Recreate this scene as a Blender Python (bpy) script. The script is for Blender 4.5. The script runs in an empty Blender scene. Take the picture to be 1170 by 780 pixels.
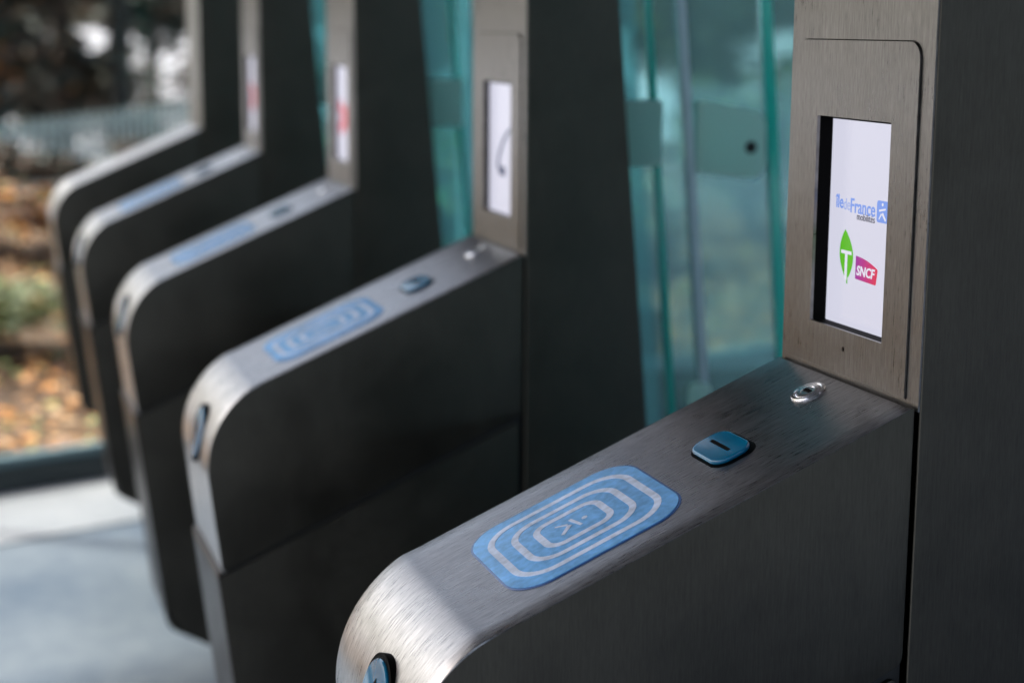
import bpy, bmesh, math, random
from mathutils import Vector, Matrix
from mathutils.geometry import tessellate_polygon
random.seed(7)
S = bpy.context.scene
COL = S.collection
PI = math.pi

# ------------------------------------------------------------------ camera
H = 1.0                                   # height of the elbow of each gate above the floor
cam_d = bpy.data.cameras.new('camera')
cam = bpy.data.objects.new('camera', cam_d); COL.objects.link(cam)
r_ = Vector((0.94800896, -0.31819526, 0.00554832))
u_ = Vector((0.05271487, 0.17420064, 0.98329816))
f_ = Vector((0.31384734, 0.93188299, -0.18191739))
M = Matrix((r_, u_, -f_)).transposed().to_4x4()
M.translation = Vector((-0.62249469, -0.98386729, 0.252668 + H))
cam.matrix_world = M
cam_d.sensor_width = 36; cam_d.lens = 60.0; cam_d.clip_start = 0.02; cam_d.clip_end = 3000
cam_d.dof.use_dof = True; cam_d.dof.focus_distance = 1.195; cam_d.dof.aperture_fstop = 4.3
cam_d.dof.aperture_blades = 0
S.camera = cam
# ------------------------------------------------------------------ light
SUN_EL, SUN_AZ = math.radians(50), math.radians(-58)      # azimuth from +Y towards +X
w = bpy.data.worlds.new('World'); S.world = w; w.use_nodes = True
nt = w.node_tree; bg = nt.nodes['Background']
sky = nt.nodes.new('ShaderNodeTexSky'); sky.sky_type = 'NISHITA'; sky.sun_disc = False
sky.sun_elevation = SUN_EL; sky.sun_rotation = SUN_AZ
sky.air_density = 1.0; sky.dust_density = 7.0; sky.ozone_density = 1.0
nt.links.new(sky.outputs[0], bg.inputs[0]); bg.inputs[1].default_value = 0.15
sd = bpy.data.lights.new('sun', 'SUN'); sun = bpy.data.objects.new('sun', sd); COL.objects.link(sun)
sd.energy = 2.5; sd.angle = math.radians(3); sd.color = (1.0, 0.93, 0.84)
dvec = Vector((math.sin(SUN_AZ)*math.cos(SUN_EL), math.cos(SUN_AZ)*math.cos(SUN_EL), math.sin(SUN_EL)))
sun.rotation_euler = dvec.to_track_quat('Z', 'Y').to_euler()
S.view_settings.view_transform = 'Standard'; S.view_settings.look = 'None'
S.view_settings.exposure = 1.35; S.view_settings.gamma = 1.0

# ------------------------------------------------------------------ materials
def s2l(c):
    return tuple(((x/255)/12.92 if x/255 <= .04045 else ((x/255+.055)/1.055)**2.4) for x in c) + (1,)

def new_mat(name):
    m = bpy.data.materials.new(name); m.use_nodes = True
    return m, m.node_tree, m.node_tree.nodes['Principled BSDF']

def N(nt, t, **kw):
    n = nt.nodes.new(t)
    for k, v in kw.items(): setattr(n, k, v)
    return n

def brushed(name, c0, c1, rough, aniso, metallic=1.0, grain=700, bump=.25, smudge=.12, spec=.5, blot=0.0, bscale=22, con=.10):
    m, nt, p = new_mat(name)
    L = nt.links.new
    uv = N(nt, 'ShaderNodeUVMap'); uv.uv_map = 'grain'
    mp = N(nt, 'ShaderNodeMapping'); mp.inputs['Scale'].default_value = (grain, grain*.035, 1)
    L(uv.outputs[0], mp.inputs[0])
    n1 = N(nt, 'ShaderNodeTexNoise'); n1.inputs['Scale'].default_value = 1.0; n1.inputs['Detail'].default_value = 5
    n1.inputs['Roughness'].default_value = .65
    L(mp.outputs[0], n1.inputs['Vector'])
    mp2 = N(nt, 'ShaderNodeMapping'); mp2.inputs['Scale'].default_value = (grain*2.2, grain*.16, 1)
    L(uv.outputs[0], mp2.inputs[0])
    n2 = N(nt, 'ShaderNodeTexNoise'); n2.inputs['Scale'].default_value = 1.0; n2.inputs['Detail'].default_value = 2
    L(mp2.outputs[0], n2.inputs['Vector'])
    mx = N(nt, 'ShaderNodeMath', operation='MULTIPLY_ADD'); mx.inputs[1].default_value = .45
    L(n2.outputs[0], mx.inputs[0]); 
    m1 = N(nt, 'ShaderNodeMath', operation='MULTIPLY'); m1.inputs[1].default_value = .55
    L(n1.outputs[0], m1.inputs[0]); L(m1.outputs[0], mx.inputs[2])
    rr = N(nt, 'ShaderNodeMapRange'); rr.inputs[1].default_value = .5-con; rr.inputs[2].default_value = .5+con
    L(mx.outputs[0], rr.inputs[0])
    cm = N(nt, 'ShaderNodeMixRGB'); cm.inputs[1].default_value = (*c0, 1); cm.inputs[2].default_value = (*c1, 1)
    L(rr.outputs[0], cm.inputs[0])
    # soft smudges and handling marks
    tc = N(nt, 'ShaderNodeTexCoord')
    n3 = N(nt, 'ShaderNodeTexNoise'); n3.inputs['Scale'].default_value = bscale; n3.inputs['Detail'].default_value = 6
    n3.inputs['Roughness'].default_value = .6; n3.inputs['Distortion'].default_value = .6
    L(tc.outputs['Object'], n3.inputs['Vector'])
    rs = N(nt, 'ShaderNodeMapRange'); rs.inputs[1].default_value = .35; rs.inputs[2].default_value = .7
    rs.inputs[3].default_value = 1 - blot; rs.inputs[4].default_value = 1 + blot
    L(n3.outputs[0], rs.inputs[0])
    vm = N(nt, 'ShaderNodeVectorMath', operation='MULTIPLY'); L(cm.outputs[0], vm.inputs[0]); L(rs.outputs[0], vm.inputs[1])
    L(vm.outputs[0], p.inputs['Base Color'])
    ra = N(nt, 'ShaderNodeMapRange'); ra.inputs[1].default_value = .3; ra.inputs[2].default_value = .7
    ra.inputs[3].default_value = rough - smudge; ra.inputs[4].default_value = rough + smudge
    L(n3.outputs[0], ra.inputs[0])
    rb = N(nt, 'ShaderNodeMath', operation='MULTIPLY_ADD'); rb.inputs[1].default_value = .10
    L(rr.outputs[0], rb.inputs[0]); L(ra.outputs[0], rb.inputs[2]); L(rb.outputs[0], p.inputs['Roughness'])
    bp = N(nt, 'ShaderNodeBump'); bp.inputs['Strength'].default_value = bump; bp.inputs['Distance'].default_value = .0004
    L(mx.outputs[0], bp.inputs['Height']); L(bp.outputs[0], p.inputs['Normal'])
    tg = N(nt, 'ShaderNodeTangent'); tg.direction_type = 'UV_MAP'; tg.uv_map = 'grain'
    L(tg.outputs[0], p.inputs['Tangent'])
    p.inputs['Metallic'].default_value = metallic; p.inputs['Anisotropic'].default_value = aniso
    p.inputs['Specular IOR Level'].default_value = spec
    return m

def plain(name, col, rough=.5, metallic=0.0, coat=0.0, noise=0.0, nscale=30, bump=0.0, spec=.5):
    m, nt, p = new_mat(name)
    p.inputs['Roughness'].default_value = rough; p.inputs['Metallic'].default_value = metallic
    p.inputs['Coat Weight'].default_value = coat; p.inputs['Coat Roughness'].default_value = .06
    p.inputs['Specular IOR Level'].default_value = spec
    tc = N(nt, 'ShaderNodeTexCoord'); n = N(nt, 'ShaderNodeTexNoise'); n.inputs['Scale'].default_value = nscale
    n.inputs['Detail'].default_value = 6
    nt.links.new(tc.outputs['Object'], n.inputs['Vector'])
    mr = N(nt, 'ShaderNodeMapRange'); mr.inputs[1].default_value = .3; mr.inputs[2].default_value = .7
    mr.inputs[3].default_value = 1-noise; mr.inputs[4].default_value = 1+noise
    nt.links.new(n.outputs[0], mr.inputs[0])
    vm = N(nt, 'ShaderNodeVectorMath', operation='MULTIPLY'); vm.inputs[0].default_value = col[:3]
    nt.links.new(mr.outputs[0], vm.inputs[1]); nt.links.new(vm.outputs[0], p.inputs['Base Color'])
    if bump:
        b = N(nt, 'ShaderNodeBump'); b.inputs['Strength'].default_value = bump; b.inputs['Distance'].default_value = .01
        nt.links.new(n.outputs[0], b.inputs['Height']); nt.links.new(b.outputs[0], p.inputs['Normal'])
    return m

def emis(name, col, strength=1.0, spec=.3):
    m, nt, p = new_mat(name)
    p.inputs['Base Color'].default_value = (.01, .01, .012, 1)
    p.inputs['Emission Color'].default_value = col; p.inputs['Emission Strength'].default_value = strength*.38
    p.inputs['Roughness'].default_value = .25; p.inputs['Specular IOR Level'].default_value = spec
    return m

MT = {}
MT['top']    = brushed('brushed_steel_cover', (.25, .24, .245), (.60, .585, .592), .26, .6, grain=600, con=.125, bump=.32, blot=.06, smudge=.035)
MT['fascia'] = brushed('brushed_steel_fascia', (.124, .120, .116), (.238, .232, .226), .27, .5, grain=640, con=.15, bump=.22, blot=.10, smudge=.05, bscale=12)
MT['side']   = brushed('darkened_brushed_steel', (.064, .058, .048), (.090, .083, .069), .38, .5, grain=560, con=.18, bump=.12, blot=.12, smudge=.05, spec=.35, bscale=9)  # brushed steel with the reflected dark surroundings put into its base colour
MT['front']  = brushed('darkened_steel_lower', (.030, .025, .024), (.055, .046, .044), .30, .5, grain=750, bump=.22, blot=.06, smudge=.05)  # steel coloured darker to stand in for its reflection of garden and rail
MT['core']   = plain('black_inner_frame', (.012, .012, .012), .7)
MT['black']  = plain('matt_black', (.001, .001, .001), .6, spec=.05)
MT['chrome'] = plain('chrome', (.72, .72, .74), .2, 1.0, noise=.05)
MT['satin'] = plain('satin_lock_face', (.75, .75, .78), .22, 1.0, noise=.1, nscale=200)
MT['teal']   = plain('teal_blue_enamel', (.001, .12, .24), .14, .0, coat=.4, noise=.10, nscale=60, spec=.5)
MT['glass_screen'] = emis('screen_backlight', s2l((214, 214, 231)), 1.0)
MT['ink_blue'] = emis('logo_blue', s2l((120, 154, 232)))
MT['ink_pale'] = emis('logo_pale_blue', s2l((160, 178, 230)))
MT['ink_dark'] = emis('logo_dark_grey', s2l((70, 70, 84)))
MT['ink_green'] = emis('logo_green', s2l((86, 184, 12)))
MT['ink_white'] = emis('logo_white', s2l((226, 226, 240)))
MT['ink_navy'] = emis('arrow_navy', s2l((40, 56, 96)))
MT['ink_red'] = emis('cross_red', s2l((214, 70, 86)))

def sncf_mat():
    m, nt, p = new_mat('logo_purple_to_red')
    tc = N(nt, 'ShaderNodeTexCoord'); sx = N(nt, 'ShaderNodeSeparateXYZ'); nt.links.new(tc.outputs['Object'], sx.inputs[0])
    mr = N(nt, 'ShaderNodeMapRange'); mr.inputs[1].default_value = .111; mr.inputs[2].default_value = .080
    nt.links.new(sx.outputs[1], mr.inputs[0])
    cr = N(nt, 'ShaderNodeValToRGB')
    cr.color_ramp.elements[0].color = s2l((150, 10, 150)); cr.color_ramp.elements[1].color = s2l((218, 16, 60))
    nt.links.new(mr.outputs[0], cr.inputs[0]); nt.links.new(cr.outputs[0], p.inputs['Emission Color'])
    p.inputs['Emission Strength'].default_value = .38; p.inputs['Base Color'].default_value = (.01, .01, .01, 1)
    return m
MT['sncf'] = sncf_mat()

def sticker_mat(name, col):
    m, nt, p = new_mat(name); L = nt.links.new
    tc = N(nt, 'ShaderNodeTexCoord')
    n = N(nt, 'ShaderNodeTexNoise'); n.inputs['Scale'].default_value = 160; n.inputs['Detail'].default_value = 5
    L(tc.outputs['Object'], n.inputs['Vector'])
    n2 = N(nt, 'ShaderNodeTexNoise'); n2.inputs['Scale'].default_value = 30; n2.inputs['Detail'].default_value = 4
    L(tc.outputs['Object'], n2.inputs['Vector'])
    ad = N(nt, 'ShaderNodeMath', operation='ADD'); L(n.outputs[0], ad.inputs[0]); L(n2.outputs[0], ad.inputs[1])
    mr = N(nt, 'ShaderNodeMapRange'); mr.inputs[1].default_value = .7; mr.inputs[2].default_value = 1.3
    mr.inputs[3].default_value = .72; mr.inputs[4].default_value = 1.28
    L(ad.outputs[0], mr.inputs[0])
    vm = N(nt, 'ShaderNodeVectorMath', operation='MULTIPLY'); vm.inputs[0].default_value = col[:3]
    L(mr.outputs[0], vm.inputs[1]); L(vm.outputs[0], p.inputs['Base Color'])
    r = N(nt, 'ShaderNodeMapRange'); r.inputs[3].default_value = .4; r.inputs[4].default_value = .6
    L(n2.outputs[0], r.inputs[0]); L(r.outputs[0], p.inputs['Roughness'])
    p.inputs['Coat Weight'].default_value = .18; p.inputs['Coat Roughness'].default_value = .2; p.inputs['Specular IOR Level'].default_value = .12
    return m
MT['sticker'] = sticker_mat('blue_reader_film', (.16, .39, .72))
MT['ring'] = sticker_mat('pale_reader_print', (.52, .60, .76))
MT['rim'] = plain('navy_reader_rim', (.008, .07, .24), .3, coat=.5)

def glass_mat(name, tint, refl=.9, milk=0):
    m = bpy.data.materials.new(name); m.use_nodes = True; nt = m.node_tree; nt.nodes.clear(); L = nt.links.new
    o = N(nt, 'ShaderNodeOutputMaterial'); tr = N(nt, 'ShaderNodeBsdfTransparent'); tr.inputs[0].default_value = (*tint, 1)
    g = N(nt, 'ShaderNodeBsdfGlossy'); g.inputs['Roughness'].default_value = .04
    fr = N(nt, 'ShaderNodeFresnel'); fr.inputs[0].default_value = 1.5
    mu = N(nt, 'ShaderNodeMath', operation='MULTIPLY'); mu.inputs[1].default_value = refl
    mx = N(nt, 'ShaderNodeMixShader'); L(fr.outputs[0], mu.inputs[0]); L(mu.outputs[0], mx.inputs[0])
    L(tr.outputs[0], mx.inputs[1]); L(g.outputs[0], mx.inputs[2])
    if milk:
        df = N(nt, 'ShaderNodeBsdfDiffuse'); df.inputs[0].default_value = (.62, .86, .88, 1)
        tl = N(nt, 'ShaderNodeBsdfTranslucent'); tl.inputs[0].default_value = (.60, .88, .90, 1)
        a = N(nt, 'ShaderNodeMixShader'); a.inputs[0].default_value = .6; L(df.outputs[0], a.inputs[1]); L(tl.outputs[0], a.inputs[2])
        b = N(nt, 'ShaderNodeMixShader'); b.inputs[0].default_value = milk; L(mx.outputs[0], b.inputs[1]); L(a.outputs[0], b.inputs[2])
        L(b.outputs[0], o.inputs[0])
    else: L(mx.outputs[0], o.inputs[0])
    return m
MT['glass'] = glass_mat('blue_green_glass', (.62, .88, .90), milk=.24)
MT['glass_clear'] = glass_mat('clear_wall_glass', (.93, .96, .96), .5)

def edge_mat():
    m, nt, p = new_mat('green_glass_edge')
    p.inputs['Base Color'].default_value = (.01, .66, .54, 1); p.inputs['Roughness'].default_value = .15
    p.inputs['Transmission Weight'].default_value = .25
    p.inputs['Coat Weight'].default_value = .4
    return m
MT['edge'] = edge_mat()
def clamp_mat():
    m, nt, p = new_mat('frosted_pale_green_clamp'); p.inputs['Base Color'].default_value = (.80, .98, .90, 1); p.inputs['Roughness'].default_value = .35
    t = N(nt, 'ShaderNodeBsdfTranslucent'); t.inputs[0].default_value = (.86, 1, .94, 1)
    x = N(nt, 'ShaderNodeMixShader'); x.inputs[0].default_value = .75
    nt.links.new(p.outputs[0], x.inputs[1]); nt.links.new(t.outputs[0], x.inputs[2])
    nt.links.new(x.outputs[0], nt.nodes['Material Output'].inputs[0]); return m
MT['clamp'] = clamp_mat()
MT['strip'] = plain('satin_aluminium_strip', (.50, .62, .66), .35, .2, noise=.05)
MT['paint_steel'] = plain('grey_end_post', (.18, .18, .175), .4, .6, noise=.08)

# ------------------------------------------------------------------ helpers
def tag(o, label=None, cat=None, group=None, kind=None):
    if label: o['label'] = label
    if cat: o['category'] = cat
    if group: o['group'] = group
    if kind: o['kind'] = kind
    return o

def link(name, bm, mat, parent=None, smooth=True, uvfn=None):
    bmesh.ops.recalc_face_normals(bm, faces=bm.faces)
    me = bpy.data.meshes.new(name)
    if uvfn:
        lay = bm.loops.layers.uv.new('grain')
        for f in bm.faces:
            for l in f.loops: l[lay].uv = uvfn(l.vert.co, f.normal)
    bm.to_mesh(me); bm.free()
    for m in (mat if isinstance(mat, (list, tuple)) else [mat]): me.materials.append(m)
    if smooth:
        for p in me.polygons: p.use_smooth = True
        me.set_sharp_from_angle(angle=math.radians(35))
    o = bpy.data.objects.new(name, me); COL.objects.link(o)
    if parent is not None: o.parent = parent
    return o

def empty(name, loc, parent=None):
    o = bpy.data.objects.new(name, None); COL.objects.link(o); o.location = loc; o.empty_display_size = .1
    if parent: o.parent = parent
    return o

def prism(bm, pts, axis, a, b, bevel=0, segs=2):
    """pts: 2D polygon, axis 'y': pts are (x,z); axis 'x': pts are (y,z); axis 'z': pts are (x,y)."""
    def P(p, t):
        return {'y': (p[0], t, p[1]), 'x': (t, p[0], p[1]), 'z': (p[0], p[1], t)}[axis]
    v0 = [bm.verts.new(P(p, a)) for p in pts]; v1 = [bm.verts.new(P(p, b)) for p in pts]
    n = len(pts)
    fs = [bm.faces.new(v0), bm.faces.new(v1[::-1])]
    for i in range(n): fs.append(bm.faces.new((v0[i], v1[i], v1[(i+1) % n], v0[(i+1) % n])))
    bmesh.ops.recalc_face_normals(bm, faces=fs)
    if bevel:
        es = set(fs[0].edges) | set(fs[1].edges)
        bmesh.ops.bevel(bm, geom=list(es), offset=bevel, segments=segs, profile=.6, affect='EDGES', clamp_overlap=True)
    return bm

def plate_holes(bm, outer, holes, axis, a, b):
    def P(p, t):
        return {'y': (p[0], t, p[1]), 'x': (t, p[0], p[1]), 'z': (p[0], p[1], t)}[axis]
    loops = [outer] + holes
    tris = tessellate_polygon([[Vector((p[0], p[1], 0)) for p in l] for l in loops])
    flat = [p for l in loops for p in l]
    va = [bm.verts.new(P(p, a)) for p in flat]; vb = [bm.verts.new(P(p, b)) for p in flat]
    for t in tris:
        bm.faces.new([va[i] for i in t]); bm.faces.new([vb[i] for i in reversed(t)])
    k = 0
    for l in loops:
        n = len(l)
        for i in range(n):
            j = (i+1) % n
            bm.faces.new((va[k+i], va[k+j], vb[k+j], vb[k+i]))
        k += n
    return bm

def rrect(cx, cy, hx, hy, r, n=8):
    r = min(r, hx*.999, hy*.999); P = []
    for (sx, sy, a0) in ((1, 1, 0), (-1, 1, 90), (-1, -1, 180), (1, -1, 270)):
        for i in range(n+1):
            a = math.radians(a0 + 90*i/n)
            P.append((cx + sx*(hx-r) + r*math.cos(a), cy + sy*(hy-r) + r*math.sin(a)))
    return P

def circ(cx, cy, r, n=40):
    return [(cx+r*math.cos(2*PI*i/n), cy+r*math.sin(2*PI*i/n)) for i in range(n)]

def box(bm, x0, x1, y0, y1, z0, z1):
    prism(bm, [(x0, z0), (x1, z0), (x1, z1), (x0, z1)], 'y', y0, y1)
    return bm

def round_poly(pts, rads, n=6):
    out = []
    m = len(pts)
    for i, p in enumerate(pts):
        r = rads[i]
        if r <= 0: out.append(p); continue
        a = Vector(pts[i-1]) - Vector(p); b = Vector(pts[(i+1) % m]) - Vector(p)
        a.normalize(); b.normalize()
        ang = a.angle(b); t = r/math.tan(ang/2)
        c = Vector(p) + (a+b).normalized()*(r/math.sin(ang/2))
        s = Vector(p)+a*t - c; e = Vector(p)+b*t - c
        a0 = math.atan2(s.y, s.x); a1 = math.atan2(e.y, e.x)
        d = (a1-a0+PI) % (2*PI) - PI
        for k in range(n+1):
            q = a0+d*k/n; out.append((c.x+r*math.cos(q), c.y+r*math.sin(q)))
    return out

# ------------------------------------------------------------------ gate profile (x, z), z = 0 at the elbow
TS = math.radians(23.45)
SLOPE = math.tan(TS)
A0 = Vector((0.0, 0.0)); CORN = Vector((-.370, -.1605))
dirF = Vector((-math.cos(TS), -math.sin(TS)))
dirD = Vector((.117, -1)).normalized()
RARC = .103; TL = RARC*math.tan(math.radians(36.6))
T0 = CORN - dirF*TL; T1 = CORN + dirD*TL
nF = Vector((dirF.y, -dirF.x))            # inward normal candidate
if nF.y > 0: nF = -nF
CEN = T0 + nF*RARC
a_s = math.atan2((T0-CEN).y, (T0-CEN).x); a_e = math.atan2((T1-CEN).y, (T1-CEN).x)
if a_e < a_s: a_e += 2*PI
def arc(t, off=0.0):
    a = a_s + (a_e-a_s)*t
    return Vector((CEN.x+(RARC+off)*math.cos(a), CEN.y+(RARC+off)*math.sin(a)))
def lineD(z, off=0.0):                    # point on the lower nose line at height z
    x = CORN.x + (CORN.y - z)*.117
    return Vector((x-off, z))
ZL = -.340                                # ledge between the upper and the lower shell
KP = lineD(-.692)
YN, YF = .002, .196                       # near and far side of the arm (gate width 0.198)
W = .198

def top_path():
    P = []
    n = 60
    x_end = T0.x
    for i in range(n+1):
        t = i/n; x = -.0042 + (x_end+.0042)*t; P.append(Vector((x, x*SLOPE)))
    m = 48
    for i in range(1, m+1): P.append(arc(i/m))
    for i in range(1, 9): 
        z = T1.y + (ZL-T1.y)*i/8; P.append(lineD(z))
    return P

def sweep(path, y0, y1, th, bev=.0004, closed=True, ny=10, dip=None):
    """thin shell following path (x,z), outward side up; uv: u across, v along"""
    bm = bmesh.new(); lay = bm.loops.layers.uv.new('grain')
    n = len(path); nor = []; arcl = [0]
    for i in range(n):
        a = path[max(i-1, 0)]; b = path[min(i+1, n-1)]
        t = (b-a).normalized(); nn = Vector((t.y, -t.x))
        # outward = away from the body; the body lies to the lower right
        if nn.dot(Vector((-.5, .85))) < 0 and i < n*.7: nn = -nn
        if nor and nn.dot(nor[-1]) < 0: nn = -nn
        nor.append(nn)
        if i: arcl.append(arcl[-1] + (path[i]-path[i-1]).length)
    sec = [(y0, -th), (y0, -bev), (y0+bev*.3, -bev*.3), (y0+bev, 0)]
    sec += [(y0+bev + (y1-y0-2*bev)*k/ny, 0) for k in range(1, ny)]
    sec += [(y1-bev, 0), (y1-bev*.3, -bev*.3), (y1, -bev), (y1, -th)]
    rows = []
    for i in range(n):
        d = dip(arcl[i]) if dip else 0
        row = []
        for (y, o) in sec:
            q = path[i] + nor[i]*(o - d)
            row.append(bm.verts.new((q.x, y, q.y)))
        rows.append(row)
    m = len(sec)
    for i in range(n-1):
        for j in range(m-1):
            f = bm.faces.new((rows[i][j], rows[i+1][j], rows[i+1][j+1], rows[i][j+1]))
            uvs = [(sec[j][0], arcl[i]), (sec[j][0], arcl[i+1]), (sec[j+1][0], arcl[i+1]), (sec[j+1][0], arcl[i])]
            for l, q in zip(f.loops, uvs): l[lay].uv = q
        f = bm.faces.new((rows[i][m-1], rows[i+1][m-1], rows[i+1][0], rows[i][0]))
    bm.faces.new(rows[0]); bm.faces.new(rows[-1][::-1])
    return bm

def link_sweep(name, bm, mat, parent):
    bmesh.ops.recalc_face_normals(bm, faces=bm.faces)
    me = bpy.data.meshes.new(name); bm.to_mesh(me); bm.free(); me.materials.append(mat)
    for p in me.polygons: p.use_smooth = True
    me.set_sharp_from_angle(angle=math.radians(50))
    o = bpy.data.objects.new(name, me); COL.objects.link(o); o.parent = parent
    return o

uv_side = lambda c, n: (c.x, c.z)          # vertical grain
uv_front = lambda c, n: (c.y, c.z)

def slope_obj(o):
    """objects drawn in the plane of the sloping cover: local x along the slope (towards the pillar), y across, z out"""
    o.matrix_local = Matrix.Translation((0, 0, 0)) @ Matrix.Rotation(-TS, 4, 'Y')
    return o

def text_mesh(name, body, size, mat, parent, bold=0.0, shear=0.0, sx=1.0, width=None):
    cu = bpy.data.curves.new(name, 'FONT'); cu.body = body; cu.size = size; cu.offset = bold; cu.shear = shear
    cu.resolution_u = 3; cu.extrude = .00012
    t = bpy.data.objects.new(name, cu); COL.objects.link(t)
    bpy.context.view_layer.update()
    dg = bpy.context.evaluated_depsgraph_get()
    me = bpy.data.meshes.new_from_object(t.evaluated_get(dg))
    bpy.data.objects.remove(t); bpy.data.curves.remove(cu)
    xs = [v.co.x for v in me.vertices]
    x0, x1 = min(xs), max(xs)
    k = (width/(x1-x0)) if width else sx
    for v in me.vertices: v.co.x = (v.co.x-x0)*k
    me.materials.clear(); me.materials.append(mat)
    o = bpy.data.objects.new(name, me); COL.objects.link(o); o.parent = parent
    return o

def on_screen(o, y, z, x):
    """text x axis -> -Y, text y axis -> Z, facing -X"""
    R = Matrix(((0, 0, -1), (-1, 0, 0), (0, 1, 0))).to_4x4()
    o.matrix_local = Matrix.Translation((x, y, z)) @ R
    return o

# pillar shapes
def rear(z): return .152 + .09*(-.199 - z)
ZTOP = .56

def build_gate(k, label, screen_kind, reader=True):
    g = empty('ticket_gate', (0, k*.82, H))
    tag(g, label, 'ticket gate', 'steel ticket gates standing in a row')
    # -------- inner frame of the arm and the foot
    ins = .004
    poly = [(-.001, -.006)]
    poly += [(x*1.0, x*SLOPE-.006) for x in (-.1, -.2, T0.x)]
    poly += [tuple(arc(i/14, -.0066)) for i in range(1, 15)]
    poly += [tuple(lineD(-.335, -.0055)), tuple(lineD(-.690, -.0055)), (-.25, -.722), (-.004, -.862), (-.004, -.87), (-.001, -.87)]
    bm = bmesh.new(); prism(bm, poly, 'y', YN+.0035, YF-.0035)
    link('inner_frame', bm, MT['core'], g, smooth=False)
    # -------- sloping top shell that rolls over the nose
    sl = (T0-Vector((0, 0))).length
    def dip(s):
        t = s-sl-.004; return -.0014/(1+math.exp(-t/.0023))*math.exp(-max(t, 0)/.022)
    link_sweep('top_shell', sweep(top_path(), YN, YF, .0035, dip=dip), MT['top'], g)
    # -------- lower nose shell, a few millimetres proud, ledge on top
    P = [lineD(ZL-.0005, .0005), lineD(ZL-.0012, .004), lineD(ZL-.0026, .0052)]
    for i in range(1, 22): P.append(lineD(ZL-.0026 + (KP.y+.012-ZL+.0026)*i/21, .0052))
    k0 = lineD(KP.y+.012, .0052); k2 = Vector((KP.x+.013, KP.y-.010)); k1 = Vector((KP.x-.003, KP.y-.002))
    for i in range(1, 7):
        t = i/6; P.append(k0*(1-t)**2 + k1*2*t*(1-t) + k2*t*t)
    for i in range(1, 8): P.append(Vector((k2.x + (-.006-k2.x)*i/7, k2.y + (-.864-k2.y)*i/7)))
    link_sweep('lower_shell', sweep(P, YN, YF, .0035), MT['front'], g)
    # -------- side panels, one upper and one lower plate on each side
    def seam(x): return -.188 + (x+.002)*.4485
    e = .0003
    up = [(-.0016, -.0016*SLOPE-e)] + [(x, x*SLOPE-e) for x in (-.1, -.2)] + [(T0.x, T0.x*SLOPE-e)]
    up += [tuple(arc(i/22, -e)) for i in range(1, 23)] + [tuple(lineD(-.30, -e))]
    up += [tuple(lineD(seam(-.347)+.004, -e)), (-.342, seam(-.342)+.0032)]
    c = [(-.0016, seam(-.0016)+.0035)]
    nup = len(up)
    rad = [.0012] + [0]*(nup-1) + [.010]
    upper = round_poly(up + c, rad, 6)
    lo = [tuple(lineD(ZL-.006, .0036)), (-.0055, seam(-.0055)-.0035), (-.0055, -.858), (KP.x+.014, KP.y-.006), (KP.x+.001, KP.y+.010), tuple(lineD(-.52, .0036))]
    lower = round_poly(lo, [.003, .004, .003, .004, .004, 0], 5)
    for (a, b) in ((YN-.0003, YN+.004), (YF-.004, YF+.0003)):
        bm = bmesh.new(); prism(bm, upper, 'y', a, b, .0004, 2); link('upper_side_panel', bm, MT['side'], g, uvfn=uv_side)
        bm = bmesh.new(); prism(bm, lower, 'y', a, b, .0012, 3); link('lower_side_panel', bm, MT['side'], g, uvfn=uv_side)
    # -------- pillar: casing in darkened steel and steel fascia
    bm = bmesh.new()
    prism(bm, [(.0014, -.985), (.0014, ZTOP), (rear(ZTOP), ZTOP), (rear(-.985), -.985)], 'y', -.001, W+.001, .0016, 3)
    bmesh.ops.delete(bm, geom=[f for f in bm.faces if abs(f.calc_center_median().x-.0014) < 1e-5], context='FACES')
    link('pillar_casing', bm, MT['side'], g, uvfn=uv_side)
    fas = MT['fascia'] if reader else MT['paint_steel']
    bx0, bx1, bz0, bz1 = .016, .1865, .0026, .2435
    bez = [(bx0, bz0), (bx1, bz0)] + [(bx1-.012+.012*math.cos(a), bz1-.012+.012*math.sin(a)) for a in [PI/2*i/8 for i in range(9)]] \
        + [(bx0+.012-.012*math.sin(a), bz1-.012+.012*math.cos(a)) for a in [PI/2*i/8 for i in range(9)]]
    gp = .0008
    def grow(p):
        cx, cy = (bx0+bx1)/2, (bz0+bz1)/2
        return (p[0] + (gp if p[0] > cx else -gp), p[1] + (gp if p[1] > cy else -gp))
    outer = [(.0, -.004), (W, -.004), (W, ZTOP-.001), (.0, ZTOP-.001)]
    bm = bmesh.new()
    if screen_kind: plate_holes(bm, outer, [[grow(p) for p in bez]], 'x', 0, .0013)
    else: prism(bm, outer, 'x', 0, .0013)
    es = [ed for ed in bm.edges if abs(ed.verts[0].co.x) < 1e-6 and abs(ed.verts[1].co.x) < 1e-6 and ed.is_manifold
          and ed.calc_face_angle(0) > 1]
    bmesh.ops.bevel(bm, geom=es, offset=.0006, segments=2, profile=.6, affect='EDGES')
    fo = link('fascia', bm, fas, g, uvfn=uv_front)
    if screen_kind:
        bm = bmesh.new(); plate_holes(bm, [(bx0-.004, bz0-.0015), (bx1+.004, bz0-.0015), (bx1+.004, bz1+.004), (bx0-.004, bz1+.004)], [rrect(.1005, .1118, .056, .080, .002, 2), circ(.101, .0215, .0017, 20)], 'x', .0031, .0036)
        link('bezel_groove', bm, MT['black'], fo, smooth=False)
        sc = rrect(.1005, .1118, .0522, .0768, .0012, 3)
        pin = circ(.101, .0215, .0017, 20)
        bm = bmesh.new(); plate_holes(bm, bez, [sc, pin], 'x', -.0017, .0008)
        es = [ed for ed in bm.edges if abs(ed.verts[0].co.x+.0017) < 1e-6 and abs(ed.verts[1].co.x+.0017) < 1e-6
              and ed.is_manifold and ed.calc_face_angle(0) > 1]
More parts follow.
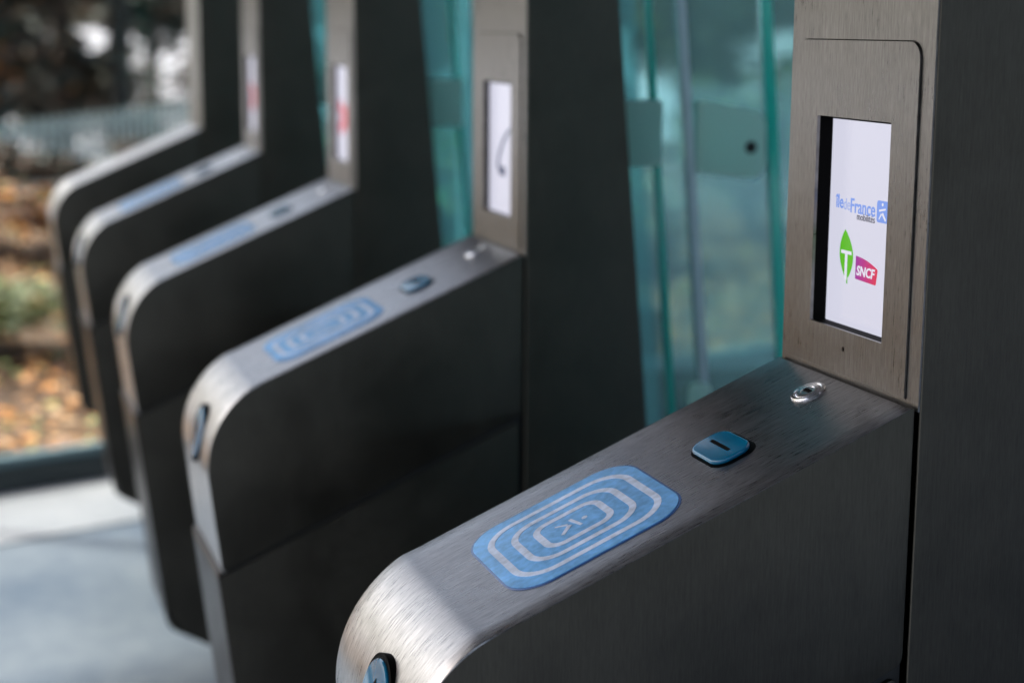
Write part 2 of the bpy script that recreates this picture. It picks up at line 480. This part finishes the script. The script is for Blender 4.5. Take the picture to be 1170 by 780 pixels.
        bmesh.ops.bevel(bm, geom=es, offset=.0015, segments=4, profile=.6, affect='EDGES')
        bz = link('bezel', bm, MT['fascia'], g, uvfn=uv_front)
        # recessed black tray around the display
        X0 = .0122 if screen_kind == 'logos' else .0070
        bm = bmesh.new()
        tray = rrect(.1005, .1118, .0600, .0830, .002, 2)
        plate_holes(bm, tray, [rrect(.1005, .1118, .0524, .0770, .0012, 3)], 'x', .0009, X0-.0004)
        link('display_tray', bm, MT['black'], g, smooth=False)
        bm = bmesh.new(); box(bm, X0, X0+.004, .034, .170, .020, .205)
        scn = link('screen', bm, MT['black'], g, smooth=False)
        bm = bmesh.new(); box(bm, X0-.0003, X0+.001, .0440, .1555, .0325, .1860)
        lit = link('display', bm, MT['glass_screen'], scn, smooth=False)
        xs = X0-.0006
        if screen_kind == 'logos': logos(scn, xs)
        elif screen_kind == 'arrow':
            # big navy arrow-like hook
            P = []
            ctrl = [(.066, .136), (.082, .131), (.100, .119), (.113, .103), (.118, .091), (.110, .084), (.092, .085)]
            pts = [(y, z, .0012+.0046*(i/6)**.8) for i, (y, z) in enumerate(ctrl)]
            bm = bmesh.new()
            ring_strip(bm, pts, xs-.0001, .0003)
            link('arrow_symbol', bm, MT['ink_navy'], scn, smooth=False)
        else:
            bm = bmesh.new()
            for sgn in (1, -1):
                q = []
                for (a, b) in ((-.038, -.010), (.038, -.010), (.038, .010), (-.038, .010)):
                    th = math.radians(37)*sgn
                    q.append((.100 + a*math.cos(th)-b*math.sin(th), .104 + a*math.sin(th)+b*math.cos(th)))
                prism(bm, q, 'x', xs-.0001-(sgn+1)*.0001, xs+.0001)
            link('cross_symbol', bm, MT['ink_red'], scn, smooth=False)
    # -------- fittings on the sloping shell
    if reader:
        cx, cy = -.2308, .0975
        def pad(name, pts, z0, z1, mat, par, bev=0):
            bm = bmesh.new(); prism(bm, pts, 'z', z0, z1, bev, 2); return link(name, bm, mat, par)
        rd = pad('card_reader', rrect(cx, cy, .0688, .0643, .029, 12), -.0004, .0004, MT['rim'], g); slope_obj(rd)
        pad('film', rrect(cx, cy, .0672, .0627, .0280, 12), .0003, .0010, MT['sticker'], rd, .0004)
        for (hx, hy, r) in ((.0560, .0490, .025), (.0405, .0345, .020), (.0250, .0210, .011)):
            wd = .0027
            bm = bmesh.new()
            plate_holes(bm, rrect(cx, cy, hx+wd, hy+wd, r+wd, 10), [rrect(cx, cy, hx-wd, hy-wd, r-wd, 10)], 'z', .0009, .00125)
            link('ring', bm, MT['ring'], rd)
        bm = bmesh.new()
        walker(bm, cx, cy, .026, .0009, .00125, 'z')
        link('walker_symbol', bm, MT['ring'], rd, smooth=False)
        # ticket button
        bx, by = -.1108, .0895
        bt = pad('button_recess', rrect(bx, by, .0186, .0275, .0138, 10), -.0004, .0004, MT['black'], g); slope_obj(bt)
        bm = bmesh.new(); prism(bm, rrect(bx-.0008, by+.0006, .0162, .0247, .0120, 10), 'z', .0003, .0042, .0019, 5)
        b2 = link('blue_button', bm, MT['teal'], bt)
        bm = bmesh.new(); prism(bm, rrect(bx-.0006, by+.0006, .0016, .0150, .0010, 4), 'z', .0036, .00432)
        link('slot', bm, MT['black'], bt, smooth=False)
        # lock
        lx, ly = -.0275, .1075
        prof = [(.0132, 0), (.0134, .0010), (.0128, .0018), (.0110, .0020), (.0103, .0015), (.0, .0015)]
        bm = bmesh.new(); lathe(bm, lx, ly, prof)
        lk = link('lock', bm, MT['chrome'], g); slope_obj(lk)
        bm = bmesh.new(); lathe(bm, lx, ly, [(.0097, .0010), (.0097, .0020), (.0091, .0023), (.0056, .0023), (.0052, .0020), (.0, .0020)])
        link('lock_cylinder', bm, MT['satin'], lk)
        bm = bmesh.new(); prism(bm, rrect(lx, ly, .0017, .0042, .0006, 3), 'z', .0016, .0025)
        link('keyhole', bm, MT['black'], lk, smooth=False)
        # round button on the nose
        ta = .72
        q = arc(ta); d = (q-CEN).normalized()
        ex = Vector((0, 1, 0)); ez = Vector((d.x, 0, d.y)); ey = ez.cross(ex)
        R = Matrix((ex, ey, ez)).transposed().to_4x4()
        nb_m = Matrix.Translation((q.x, .0865, q.y)) @ R
        bm = bmesh.new(); lathe(bm, 0, 0, [(.0330, -.010), (.0330, .0006), (.0322, .0010), (.0312, .0006), (0, .0006)])
        nb = link('nose_button', bm, MT['black'], g); nb.matrix_local = nb_m
        bm = bmesh.new(); lathe(bm, 0, 0, [(.0290, .0), (.0290, .0016), (.0282, .0026), (.0262, .0030), (0, .0030)])
        link('blue_cap', bm, MT['teal'], nb)
        bm = bmesh.new(); prism(bm, [(-.011, .000), (0, .016), (.011, .000), (.004, .000), (.004, -.014), (-.004, -.014), (-.004, .0)], 'z', .0027, .0034)
        sg = 1 if ey.z > 0 else -1
        if sg < 0:
            for v in bm.verts: v.co.y *= -1
        link('arrow', bm, MT['black'], nb, smooth=False)
    # -------- low rear cabinet and glass
    bm = bmesh.new(); prism(bm, [(.17, -.995), (1.25, -.995), (1.25, -.52), (.17, -.48)], 'y', .004, W-.004, .006, 3)
    link('rear_cabinet', bm, MT['side'], g, uvfn=uv_side)
    bm = bmesh.new(); prism(bm, [(-.012, -1.0), (1.27, -1.0), (1.27, -.982), (-.012, -.982)], 'y', -.012, W+.012, .003, 2)
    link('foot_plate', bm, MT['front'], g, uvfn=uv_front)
    def eA(z): return .232 - .086*(z+.216)
    def eB(z): return .262 - .092*(z+.166)
    def eC(z): return .386 - .090*(z+.149)
    z0, z1 = -.50, .60
    gy = .100
    for (l0, l1) in ((lambda z: rear(z)-.004, lambda z: eA(z)-.006), (lambda z: eA(z)+.0005, lambda z: eB(z)-.0005), (lambda z: eB(z)+.012, lambda z: eC(z)-.0150), (lambda z: eC(z)+.0005, lambda z: eC(z)+.16)):
        bm = bmesh.new(); prism(bm, [(l0(z0), z0), (l1(z0), z0), (l1(z1), z1), (l0(z1), z1)], 'y', gy-.005, gy+.005, .0008, 1)
        link('glass_pane', bm, MT['glass'], g, smooth=False)
    for (fn, wd) in ((eA, .015), (eC, .021)):
        bm = bmesh.new(); prism(bm, [(fn(z0)-wd+.0065, z0), (fn(z0), z0), (fn(z1), z1), (fn(z1)-wd+.0065, z1)], 'y', gy-.006, gy+.006, .002, 2)
        link('glass_edge', bm, MT['edge'], g)
    bm = bmesh.new(); prism(bm, [(eB(z0), z0), (eB(z0)+.012, z0), (eB(z1)+.012, z1), (eB(z1), z1)], 'y', gy-.007, gy+.007, .002, 2)
    link('pane_channel', bm, MT['strip'], g)
    # clamps that carry the panes
    bm = bmesh.new(); prism(bm, round_poly([(.150, .088), (.203, .088), (.203, .166), (.150, .166)], [0, .004, .004, 0], 4), 'y', gy-.014, gy+.014, .003, 2)
    link('glass_clamp', bm, MT['clamp'], g)
    pl = round_poly([(.252, .079), (.343, .067), (.340, .149), (.252, .165)], [.003, .020, .020, .003], 6)
    bm = bmesh.new(); prism(bm, pl, 'y', gy-.014, gy+.014, .003, 2)
    cl = link('glass_clamp', bm, MT['clamp'], g)
    bm = bmesh.new(); prism(bm, circ(.320, .108, .0075, 20), 'y', gy-.0155, gy-.0135); link('screw', bm, MT['core'], cl)
    bm = bmesh.new(); prism(bm, rrect(.262, -.20, .014, .018, .010, 5), 'y', gy-.016, gy-.004, .003, 2)
    link('glass_stud', bm, MT['clamp'], g)
    return g

def lathe(bm, cx, cy, prof, n=48):
    rings = []
    for (r, z) in prof:
        if r == 0: rings.append([bm.verts.new((cx, cy, z))])
        else: rings.append([bm.verts.new((cx+r*math.cos(2*PI*i/n), cy+r*math.sin(2*PI*i/n), z)) for i in range(n)])
    for a, b in zip(rings, rings[1:]):
        for i in range(n):
            j = (i+1) % n
            if len(b) == 1: bm.faces.new((a[i], a[j], b[0]))
            else: bm.faces.new((a[i], a[j], b[j], b[i]))

def ring_strip(bm, pts, x, th):
    """pts (y,z,halfwidth) centreline -> flat strip of thickness th at x"""
    L, Rr = [], []
    n = len(pts)
    for i in range(n):
        a = pts[max(i-1, 0)]; b = pts[min(i+1, n-1)]
        t = Vector((b[0]-a[0], b[1]-a[1])).normalized(); m = Vector((-t.y, t.x))*pts[i][2]
        L.append((pts[i][0]+m.x, pts[i][1]+m.y)); Rr.append((pts[i][0]-m.x, pts[i][1]-m.y))
    prism(bm, L+Rr[::-1], 'x', x-th, x)

def bar(bm, a, b, w0, w1, p0, p1, axis):
    d = Vector((b[0]-a[0], b[1]-a[1])).normalized(); m = Vector((-d.y, d.x))
    prism(bm, [(a[0]+m.x*w0, a[1]+m.y*w0), (b[0]+m.x*w1, b[1]+m.y*w1), (b[0]-m.x*w1, b[1]-m.y*w1), (a[0]-m.x*w0, a[1]-m.y*w0)], axis, p0, p1)

def walker(bm, cx, cy, s, p0, p1, axis):
    """striding figure: head, slanted arm stroke and two legs; drawn in (u up, v left) units of s"""
    if axis == 'z': T = lambda u, v: (cx+u*s, cy+v*s)          # up runs towards the pillar
    else: T = lambda u, v: (cx+v*s, cy+u*s)                    # (y, z) on a screen: v to the left
    h = T(.36, .02)
    prism(bm, circ(h[0], h[1], .085*s, 14), axis, p0, p1)
    bar(bm, T(.02, .34), T(.14, -.30), .055*s, .045*s, p0, p1, axis)
    bar(bm, T(-.10, .02), T(-.46, -.34), .075*s, .055*s, p0, p1, axis)
    bar(bm, T(-.14, .10), T(-.44, .34), .05*s, .03*s, p0, p1, axis)

def logos(scn, xs):
    def txt(name, body, y0, y1, z, size, mat, bold, x=xs, shear=0):
        o = text_mesh(name, body, size, mat, scn, bold, shear, width=abs(y0-y1)); return on_screen(o, y0, z, x)
    txt('logo_lettering', 'île', .1440, .1325, .1212, .0142, MT['ink_blue'], .0002)
    txt('logo_lettering', 'de', .1320, .1225, .1205, .0125, MT['ink_pale'], .0)
    txt('logo_lettering', 'France', .1218, .0870, .1195, .0148, MT['ink_blue'], .0002)
    txt('logo_lettering', 'mobilités', .1120, .0870, .1148, .0075, MT['ink_dark'], .0)
    bm = bmesh.new(); prism(bm, rrect(.0765, .1240, .0080, .0078, .0022, 4), 'x', xs-.0001, xs+.0001)
    link('logo_tile', bm, MT['ink_blue'], scn, smooth=False)
    bm = bmesh.new(); walker(bm, .0765, .1243, .0135, xs-.0003, xs, 'x')
    link('walker_symbol', bm, MT['ink_white'], scn, smooth=False)
    # green leaf with a white T
    bm = bmesh.new()
    Lf = []; n = 16
    for i in range(n+1):
        t = i/n; z = .1060-.0375*t; wd = .0100*math.sin(PI*t)**.85 if 0 < t < 1 else 0
        Lf.append((.1245 + .0040*(1-t)**2 - .0006 + wd, z))
    Rt = []
    for i in range(n, 0, -1):
        t = i/n; z = .1060-.0375*t; wd = .0096*math.sin(PI*t)**.85 if 0 < t < 1 else 0
        Rt.append((.1245 + .0040*(1-t)**2 - .0006 - wd, z))
    Lf = Lf[:-1]; Rt = Rt[1:]
    pts = Lf + [(.1240, .0720), (.1235, .0665), (.1222, .0662), (.1225, .0720)] + Rt
    prism(bm, pts, 'x', xs-.0001, xs+.0001)
    link('leaf_logo', bm, MT['ink_green'], scn, smooth=False)
    bm = bmesh.new()
    prism(bm, [(.1325, .0905), (.1325, .0880), (.1265, .0880), (.1265, .0690), (.1232, .0690), (.1232, .0880), (.1175, .0880), (.1175, .0905)], 'x', xs-.0003, xs)
    link('letter_symbol', bm, MT['ink_white'], scn, smooth=False)
    # purple to red tile with four white letters
    bm = bmesh.new()
    top = [(.1110-.031*t, .0885-.0015*t-.0050*t**2.2) for t in [i/8 for i in range(9)]]
    prism(bm, round_poly(top + [(.0820, .0705), (.1110, .0715)], [.0006]+[0]*7+[.0012, .0012, .0006], 3), 'x', xs-.0001, xs+.0001)
    link('rail_logo', bm, MT['sncf'], scn, smooth=False)
    txt('logo_lettering', 'SNCF', .1090, .0832, .0748, .0098, MT['ink_white'], .00025, x=xs-.0003, shear=.15)

build_gate(0, 'nearest ticket gate, sharp, with the logo screen and ringed blue card pad', 'logos')
build_gate(1, 'second ticket gate from the front, its white screen showing a dark curved mark', 'arrow')
build_gate(2, 'third ticket gate, blurred, with a bright red mark on its white screen', 'cross')
build_gate(3, 'fourth ticket gate, very blurred, with a dull red mark on its narrow screen', 'cross')
build_gate(4, 'farthest end gate beside the garden, plain sloping top and no screen', None, reader=False)

# ------------------------------------------------------------------ setting
def ground_mat(name, c0, c1, scale, rough=.8, bump=.3, detail=8, spec=.3):
    m, nt, p = new_mat(name); L = nt.links.new
    tc = N(nt, 'ShaderNodeTexCoord'); n = N(nt, 'ShaderNodeTexNoise'); n.inputs['Scale'].default_value = scale; n.inputs['Detail'].default_value = detail
    L(tc.outputs['Object'], n.inputs['Vector'])
    n2 = N(nt, 'ShaderNodeTexNoise'); n2.inputs['Scale'].default_value = scale*12; n2.inputs['Detail'].default_value = 4
    L(tc.outputs['Object'], n2.inputs['Vector'])
    a = N(nt, 'ShaderNodeMath', operation='MULTIPLY_ADD'); a.inputs[1].default_value = .35; L(n2.outputs[0], a.inputs[0]); L(n.outputs[0], a.inputs[2])
    mr = N(nt, 'ShaderNodeMapRange'); mr.inputs[1].default_value = .5; mr.inputs[2].default_value = .85; L(a.outputs[0], mr.inputs[0])
    cm = N(nt, 'ShaderNodeMixRGB'); cm.inputs[1].default_value = (*c0, 1); cm.inputs[2].default_value = (*c1, 1)
    L(mr.outputs[0], cm.inputs[0]); L(cm.outputs[0], p.inputs['Base Color'])
    b = N(nt, 'ShaderNodeBump'); b.inputs['Strength'].default_value = bump; b.inputs['Distance'].default_value = .01
    L(n2.outputs[0], b.inputs['Height']); L(b.outputs[0], p.inputs['Normal'])
    p.inputs['Roughness'].default_value = rough; p.inputs['Specular IOR Level'].default_value = spec
    return m

ANG = math.radians(18)
ux, uy = math.cos(ANG), math.sin(ANG)           # direction along the wall base
def along(t, off): return (-.36 + ux*t - uy*off, 3.74 + uy*t + ux*off)   # off: metres beyond the wall line

def quad_strip(name, pts3, mat, kind='structure', smooth=False):
    bm = bmesh.new(); bm.faces.new([bm.verts.new(p) for p in pts3]); return tag(link(name, bm, mat, smooth=smooth), kind=kind)

# paving, thin paler strip laid on it along the wall
a = along(-30, .05); b = along(30, .05)
pv = quad_strip('floor', [(-30, -12, 0), (30, -12, 0), (b[0], b[1], 0), (a[0], a[1], 0)], ground_mat('grey_blue_paving', (.15, .20, .265), (.31, .36, .41), 1.6, .42, .15))
a = along(-30, -.46); b = along(30, -.46); c = along(30, -.02); d = along(-30, -.02)
bm = bmesh.new(); vs = []
prism(bm, [a, b, c, d], 'z', .001, .006)
tag(link('pale_floor_strip', bm, ground_mat('pale_strip_surface', (.42, .45, .49), (.56, .58, .61), 2.5, .6, .15), smooth=False), kind='structure')

# terrain: garden bank, slope, distant field
def tz(off):
    if off < 9: return -.02 - .01*off
    if off < 24: return -.11 - (off-9)*.088
    if off < 60: return -1.43 - (off-24)*.052
    return -3.3
bm = bmesh.new(); rows = []
offs = [.04, 1, 2, 3, 4.5, 6, 7.5, 9, 11, 13, 16, 20, 24, 30, 40, 60, 120, 400, 1400]
ts = [-1200, -300, -80, -30] + [-20+2*i for i in range(31)] + [60, 120, 400, 1200]
for o_ in offs:
    row = []
    for t in ts:
        p = along(t, o_); row.append(bm.verts.new((p[0], p[1], tz(o_) + (random.uniform(-.03, .03) if .5 < o_ < 30 else 0))))
    rows.append(row)
for i in range(len(offs)-1):
    for j in range(len(ts)-1):
        f = bm.faces.new((rows[i][j], rows[i][j+1], rows[i+1][j+1], rows[i+1][j])); f.material_index = 0 if offs[i] < 28 else 1
tag(link('garden_ground', bm, [ground_mat('brown_soil', (.06, .038, .024), (.13, .085, .05), 1.5, .9, .6),
                               ground_mat('pale_gravel_field', (.28, .28, .30), (.55, .54, .57), .12, .8, .1)]), kind='structure')

# canopy over the gates, reaching out to the glass wall
a = along(-2.7, .55); b = along(5.2, .55)
bm = bmesh.new(); prism(bm, [(a[0], -4.5), (b[0], -4.5), b, a], 'z', 3.05, 3.35, .02, 2)
tag(link('canopy_roof', bm, plain('pale_grey_canopy_metal', (.11, .11, .115), .6, noise=.1, nscale=2)), kind='structure')

# glass wall on its dark base rail
gw = empty('glass_wall', (along(0, 0)[0], along(0, 0)[1], 0)); gw.rotation_euler = (0, 0, ANG)
tag(gw, 'long clear glass wall standing on a dark rail along the garden', 'glass wall')
bm = bmesh.new(); prism(bm, [(-.030, .0), (.030, .0), (.030, .075), (-.030, .075)], 'x', -14, 16, .004, 2)
link('base_rail', bm, plain('dark_teal_rail', (.018, .032, .038), .35, .3), gw)
bm = bmesh.new(); prism(bm, [(-.018, .075), (.018, .075), (.018, .10), (-.018, .10)], 'x', -14, 16, .003, 2)
link('gasket_strip', bm, plain('pale_teal_gasket', (.16, .26, .29), .4), gw)
for i in range(-7, 8):
    bm = bmesh.new(); box(bm, i*2-.58, i*2+1.37, -.006, .006, .09, 2.5)
    link('glass_pane', bm, MT['glass_clear'], gw, smooth=False)
for i in range(-7, 9):
    bm = bmesh.new(); prism(bm, rrect(i*2-.605, 0, .022, .03, .005, 3), 'z', .07, 2.55)
    link('post', bm, MT['strip'], gw)

# leaf clouds
def leaf_cloud(name, mats, centers, count, size, parent=None, squash=1.0, flat=False):
    bm = bmesh.new()
    wts = [c[3]**3 for c in centers]
    for _ in range(count):
        cx, cy, cz, r = random.choices(centers, wts)[0]
        while True:
            v = Vector((random.uniform(-1, 1), random.uniform(-1, 1), random.uniform(-1, 1)))
            if v.length <= 1: break
        v = v * (.55 + .45*random.random())
        p = Vector((cx, cy, cz)) + Vector((v.x*r, v.y*r, v.z*r*squash))
        s = size*random.uniform(.6, 1.5)
        q = Matrix.Rotation(random.uniform(0, 6.28), 3, 'Z') @ Matrix.Rotation(random.uniform(-1.2, 1.2), 3, 'X')
        pts = [(-.5, 0, 0), (-.1, .32, .04), (.5, 0, 0), (-.1, -.32, .04)]
        f = bm.faces.new([bm.verts.new(p + q @ Vector(a)*s) for a in pts])
        f.material_index = random.choices(range(len(mats)), [m[1] for m in mats])[0]
    me = bpy.data.meshes.new(name); bm.to_mesh(me); bm.free()
    for m in mats: me.materials.append(m[0])
    o = bpy.data.objects.new(name, me); COL.objects.link(o)
    if parent: o.parent = parent
    return o

def leafm(name, c, rough=.6):
    m, nt, p = new_mat(name); p.inputs['Base Color'].default_value = (*c, 1); p.inputs['Roughness'].default_value = rough
    return m
LV = dict(dark=leafm('dark_leaf', (.022, .030, .018)), brown=leafm('brown_leaf', (.11, .05, .022)), orange=leafm('orange_leaf', (.55, .22, .035)),
          tan=leafm('tan_leaf', (.50, .27, .12)), pale=leafm('pale_leaf', (.66, .46, .28)), green=leafm('green_leaf', (.17, .22, .07)),
          sage=leafm('sage_leaf', (.26, .29, .17)), yellow=leafm('yellow_leaf', (.38, .34, .08)), lime=leafm('fresh_leaf', (.22, .42, .13)))
BARK = plain('bark', (.035, .028, .022), .9, noise=.3, nscale=8)

# litter on the bank: uncountable
bm = bmesh.new()
lm = [('orange', 5), ('tan', 4), ('pale', 1.5), ('brown', 7), ('green', 1.2), ('yellow', .8)]
for _ in range(30000):
    off = .12 + 8*random.random()**1.5; t = random.uniform(-3, 7)
    p = along(t, off); s = random.uniform(.02, .06); z = tz(off)+random.uniform(.01, .06)
    q = Matrix.Rotation(random.uniform(0, 6.28), 3, 'Z') @ Matrix.Rotation(random.uniform(-.6, .6), 3, 'X')
    f = bm.faces.new([bm.verts.new(Vector((p[0], p[1], z)) + q @ Vector(a)*s) for a in [(-.5, 0, 0), (0, .35, .05), (.5, 0, 0), (0, -.35, .05)]])
    f.material_index = random.choices(range(6), [a[1] for a in lm])[0]
me = bpy.data.meshes.new('fallen_leaves'); bm.to_mesh(me); bm.free()
for a in lm: me.materials.append(LV[a[0]])
fl = bpy.data.objects.new('fallen_leaves', me); COL.objects.link(fl)
tag(fl, 'orange and tan fallen leaves covering the garden bank', 'leaves', kind='stuff')

def stems(bm, x, y, z0, h, n, spread, r):
    for i in range(n):
        a = random.uniform(0, 6.28); top = Vector((x+spread*math.cos(a)*random.random(), y+spread*math.sin(a)*random.random(), z0+h*random.uniform(.6, 1)))
        tube(bm, [Vector((x, y, z0)), Vector((x, y, z0)).lerp(top, .5)+Vector((random.uniform(-.1, .1)*h, random.uniform(-.1, .1)*h, 0)), top], [r, r*.7, r*.3])
def tube(bm, pts, rads, n=7):
    rings = []
    for i, p in enumerate(pts):
        a = pts[max(0, i-1)]; b = pts[min(len(pts)-1, i+1)]; t = (b-a).normalized()
        u = t.orthogonal().normalized(); v = t.cross(u)
        rings.append([bm.verts.new(p+(u*math.cos(2*PI*k/n)+v*math.sin(2*PI*k/n))*rads[i]) for k in range(n)])
    for A, B in zip(rings, rings[1:]):
        for k in range(n): bm.faces.new((A[k], A[(k+1) % n], B[(k+1) % n], B[k]))

def at_x(x, off):                    # (x, y) of the point with this x that lies off metres beyond the glass wall
    return along((x + .36 + uy*off)/ux, off)
def bush(x, off, r, h, mats, label, size=.06, count=1500):
    x, y = at_x(x, off); z = tz(off)
    g = empty('bush', (x, y, z)); tag(g, label, 'bush', 'bushes on the garden bank')
    bm = bmesh.new(); stems(bm, 0, 0, 0, h*.8, 7, r*.7, .012*h+.006); link('stems', bm, BARK, g)
    cs = [(random.uniform(-.5, .5)*r, random.uniform(-.5, .5)*r, h*random.uniform(.3, .75), r*random.uniform(.35, .6)) for _ in range(7)]
    leaf_cloud('foliage', [(LV[m], w_) for m, w_ in mats], cs, count, size, g, squash=min(1, h/r*.7))
bush(-.55, 2.2, .55, .36, [('sage', 5), ('green', 3), ('tan', 1)], 'low grey-green bush on the bank at the left edge', .05, 2200)
bush(.15, 2.0, .4, .34, [('green', 4), ('sage', 3), ('yellow', 1)], 'green bush partly behind the farthest gate', .05, 2000)
bush(-.2, 4.8, 1.1, .46, [('orange', 2), ('tan', 1), ('brown', 7), ('green', 1)], 'orange-brown autumn bush beyond the grey-green one', .07, 2400)
bush(1.3, 5.4, 1.0, .45, [('brown', 5), ('orange', 2), ('green', 1)], 'dark brown bush farther right on the bank', .07, 2000)
bush(-1.7, 3.3, .8, .45, [('green', 3), ('tan', 1), ('sage', 3)], 'green-grey bush beyond the left edge of the picture')
bush(1.15, 1.3, .5, 1.0, [('lime', 5), ('yellow', 2), ('green', 2)], 'fresh green bush seen through the glass behind the second gate', .08, 2200)
bush(2.6, 2.6, .7, .6, [('sage', 6), ('green', 2)], 'grey-green bush seen through the glass beside the nearest gate', .09, 2200)
bush(4.3, 3.4, 1.1, 1.3, [('green', 4), ('dark', 3)], 'dark green bush seen high through the glass beside the nearest screen', .09, 2200)
for i, (x, off) in enumerate([(.0, 12.4), (2.4, 14.6), (-2.8, 11.6), (5.0, 15.6)]):
    bush(x, off, 1.5, [.50, .62, .5, .7][i], [('dark', 6), ('brown', 4)],
         ['low near-black shrub just below the pale fence at the left', 'low dark shrub behind the slope of the farthest gate', 'low dark shrub outside the left edge', 'low dark shrub hidden behind the pillars'][i], .10, 3200)

# pale green picket fence at the foot of the slope
FA = math.radians(61.3)
fn = empty('picket_fence', (.10, 20.0, -1.0)); fn.rotation_euler = (0, 0, FA)
tag(fn, 'pale green picket fence running away to the right down the garden slope', 'fence')
pf = plain('pale_green_fence_paint', (.42, .53, .50), .5, noise=.15, nscale=3)
for i in range(64):
    bm = bmesh.new(); box(bm, -3.2+i*.26, -3.2+i*.26+.10, -.012, .012, .0, 1.085)
    link('picket', bm, pf, fn, smooth=False)
for z in (.3, .92):
    bm = bmesh.new(); box(bm, -3.3, 13.4, .014, .04, z, z+.06); link('rail', bm, pf, fn, smooth=False)

# trees beyond the fence
def tree(x, off, h, r, crown0, mats, label, count=2600, size=.3, trunk=.22):
    x, y = at_x(x, off); z = tz(off)
    g = empty('tree', (x, y, z)); tag(g, label, 'tree', 'dark trees beyond the fence')
    bm = bmesh.new(); P = [Vector((0, 0, -.2)), Vector((.1, 0, h*.3)), Vector((-.1, .1, h*.6)), Vector((.05, 0, h*.95))]
    tube(bm, P, [trunk*1.2, trunk, trunk*.6, trunk*.12], 9)
    cs = []
    for i in range(16):
        zz = crown0 + (h-crown0)*random.random(); a = random.uniform(0, 6.28); k = r*random.uniform(.25, .85)*(1.15-.6*(zz-crown0)/(h-crown0))
        c = Vector((k*math.cos(a), k*math.sin(a), zz)); cs.append((c.x, c.y, c.z, r*random.uniform(.28, .48)))
        tube(bm, [Vector((0, 0, max(.5, zz-k*.7))), Vector((c.x*.5, c.y*.5, zz-k*.2)), c], [trunk*.35, trunk*.22, trunk*.05], 6)
    link('trunk', bm, BARK, g)
    leaf_cloud('crown', [(LV[m], w_) for m, w_ in mats], cs, count, size, g)
D1 = [('dark', 8), ('brown', 2)]
D2 = [('dark', 7), ('brown', 3), ('orange', .5)]
specs = [(-3.0, 27, 9, 3.0, .3, D1, 'dark tree just outside the left edge beyond the fence'),
         (.2, 26, 10, 2.4, 2.0, D2, 'dark tree with a few orange leaves in the top left corner'),
         (1.7, 28, 10, 2.2, 1.7, D1, 'near-black tree between the orange-leaved tree and the far gate'),
         (2.7, 26.5, 10, 2.4, 1.7, D1, 'dark tree right behind the top of the farthest gate'),
         (6.0, 30, 10, 3.0, .5, D1, 'dark tree hidden behind the far pillars'),
         (8.6, 24, 8, 2.6, .6, [('green', 5), ('lime', 3), ('yellow', 1)], 'green tree showing through the glass behind the second gate'),
         (13.6, 34, 8, 2.2, 1.6, [('green', 4), ('sage', 4)], 'grey-green tree showing through the glass beside the nearest gate'),
         (18.6, 30, 8, 2.6, .8, [('green', 4), ('dark', 4)], 'dark green tree at the right through the glass'),
         (1.2, 46, 10, 4.2, .6, D1, 'broad dark tree farther off behind the gap at the left'),
         (5.6, 44, 10, 4.2, .6, D1, 'broad dark tree farther off above the far gate tops'),
         (-3.5, 45, 10, 4.2, .6, D1, 'broad dark tree farther off outside the left edge')]
for s_ in specs: tree(*s_[:6], s_[6], 5200 if s_[1] < 40 else 3600, .34 if s_[1] < 40 else .5)
for i, (x, off, r, h) in enumerate([(.1, 25, 1.0, 1.5), (1.5, 26, .9, 1.9), (3.1, 27, .9, 1.4), (-.9, 29, 1.3, 2.2), (2.3, 38, 1.5, 2.3), (4.6, 36, 1.7, 2.6)]):
    bush(x, off, r, h, D1, ['dark undergrowth behind the fence at the left edge', 'dark undergrowth behind the middle of the visible fence',
        'dark undergrowth behind the fence beside the farthest gate', 'dark undergrowth outside the left edge behind the fence',
        'higher dark undergrowth farther back in the gap', 'higher dark undergrowth farther back behind the far gates'][i], .15, 1100)

# ------------------------------------------------------------------ render
S.render.engine = 'CYCLES'
S.cycles.max_bounces = 8; S.cycles.transparent_max_bounces = 24; S.cycles.use_denoising = True
S.render.resolution_x = 1024; S.render.resolution_y = 682
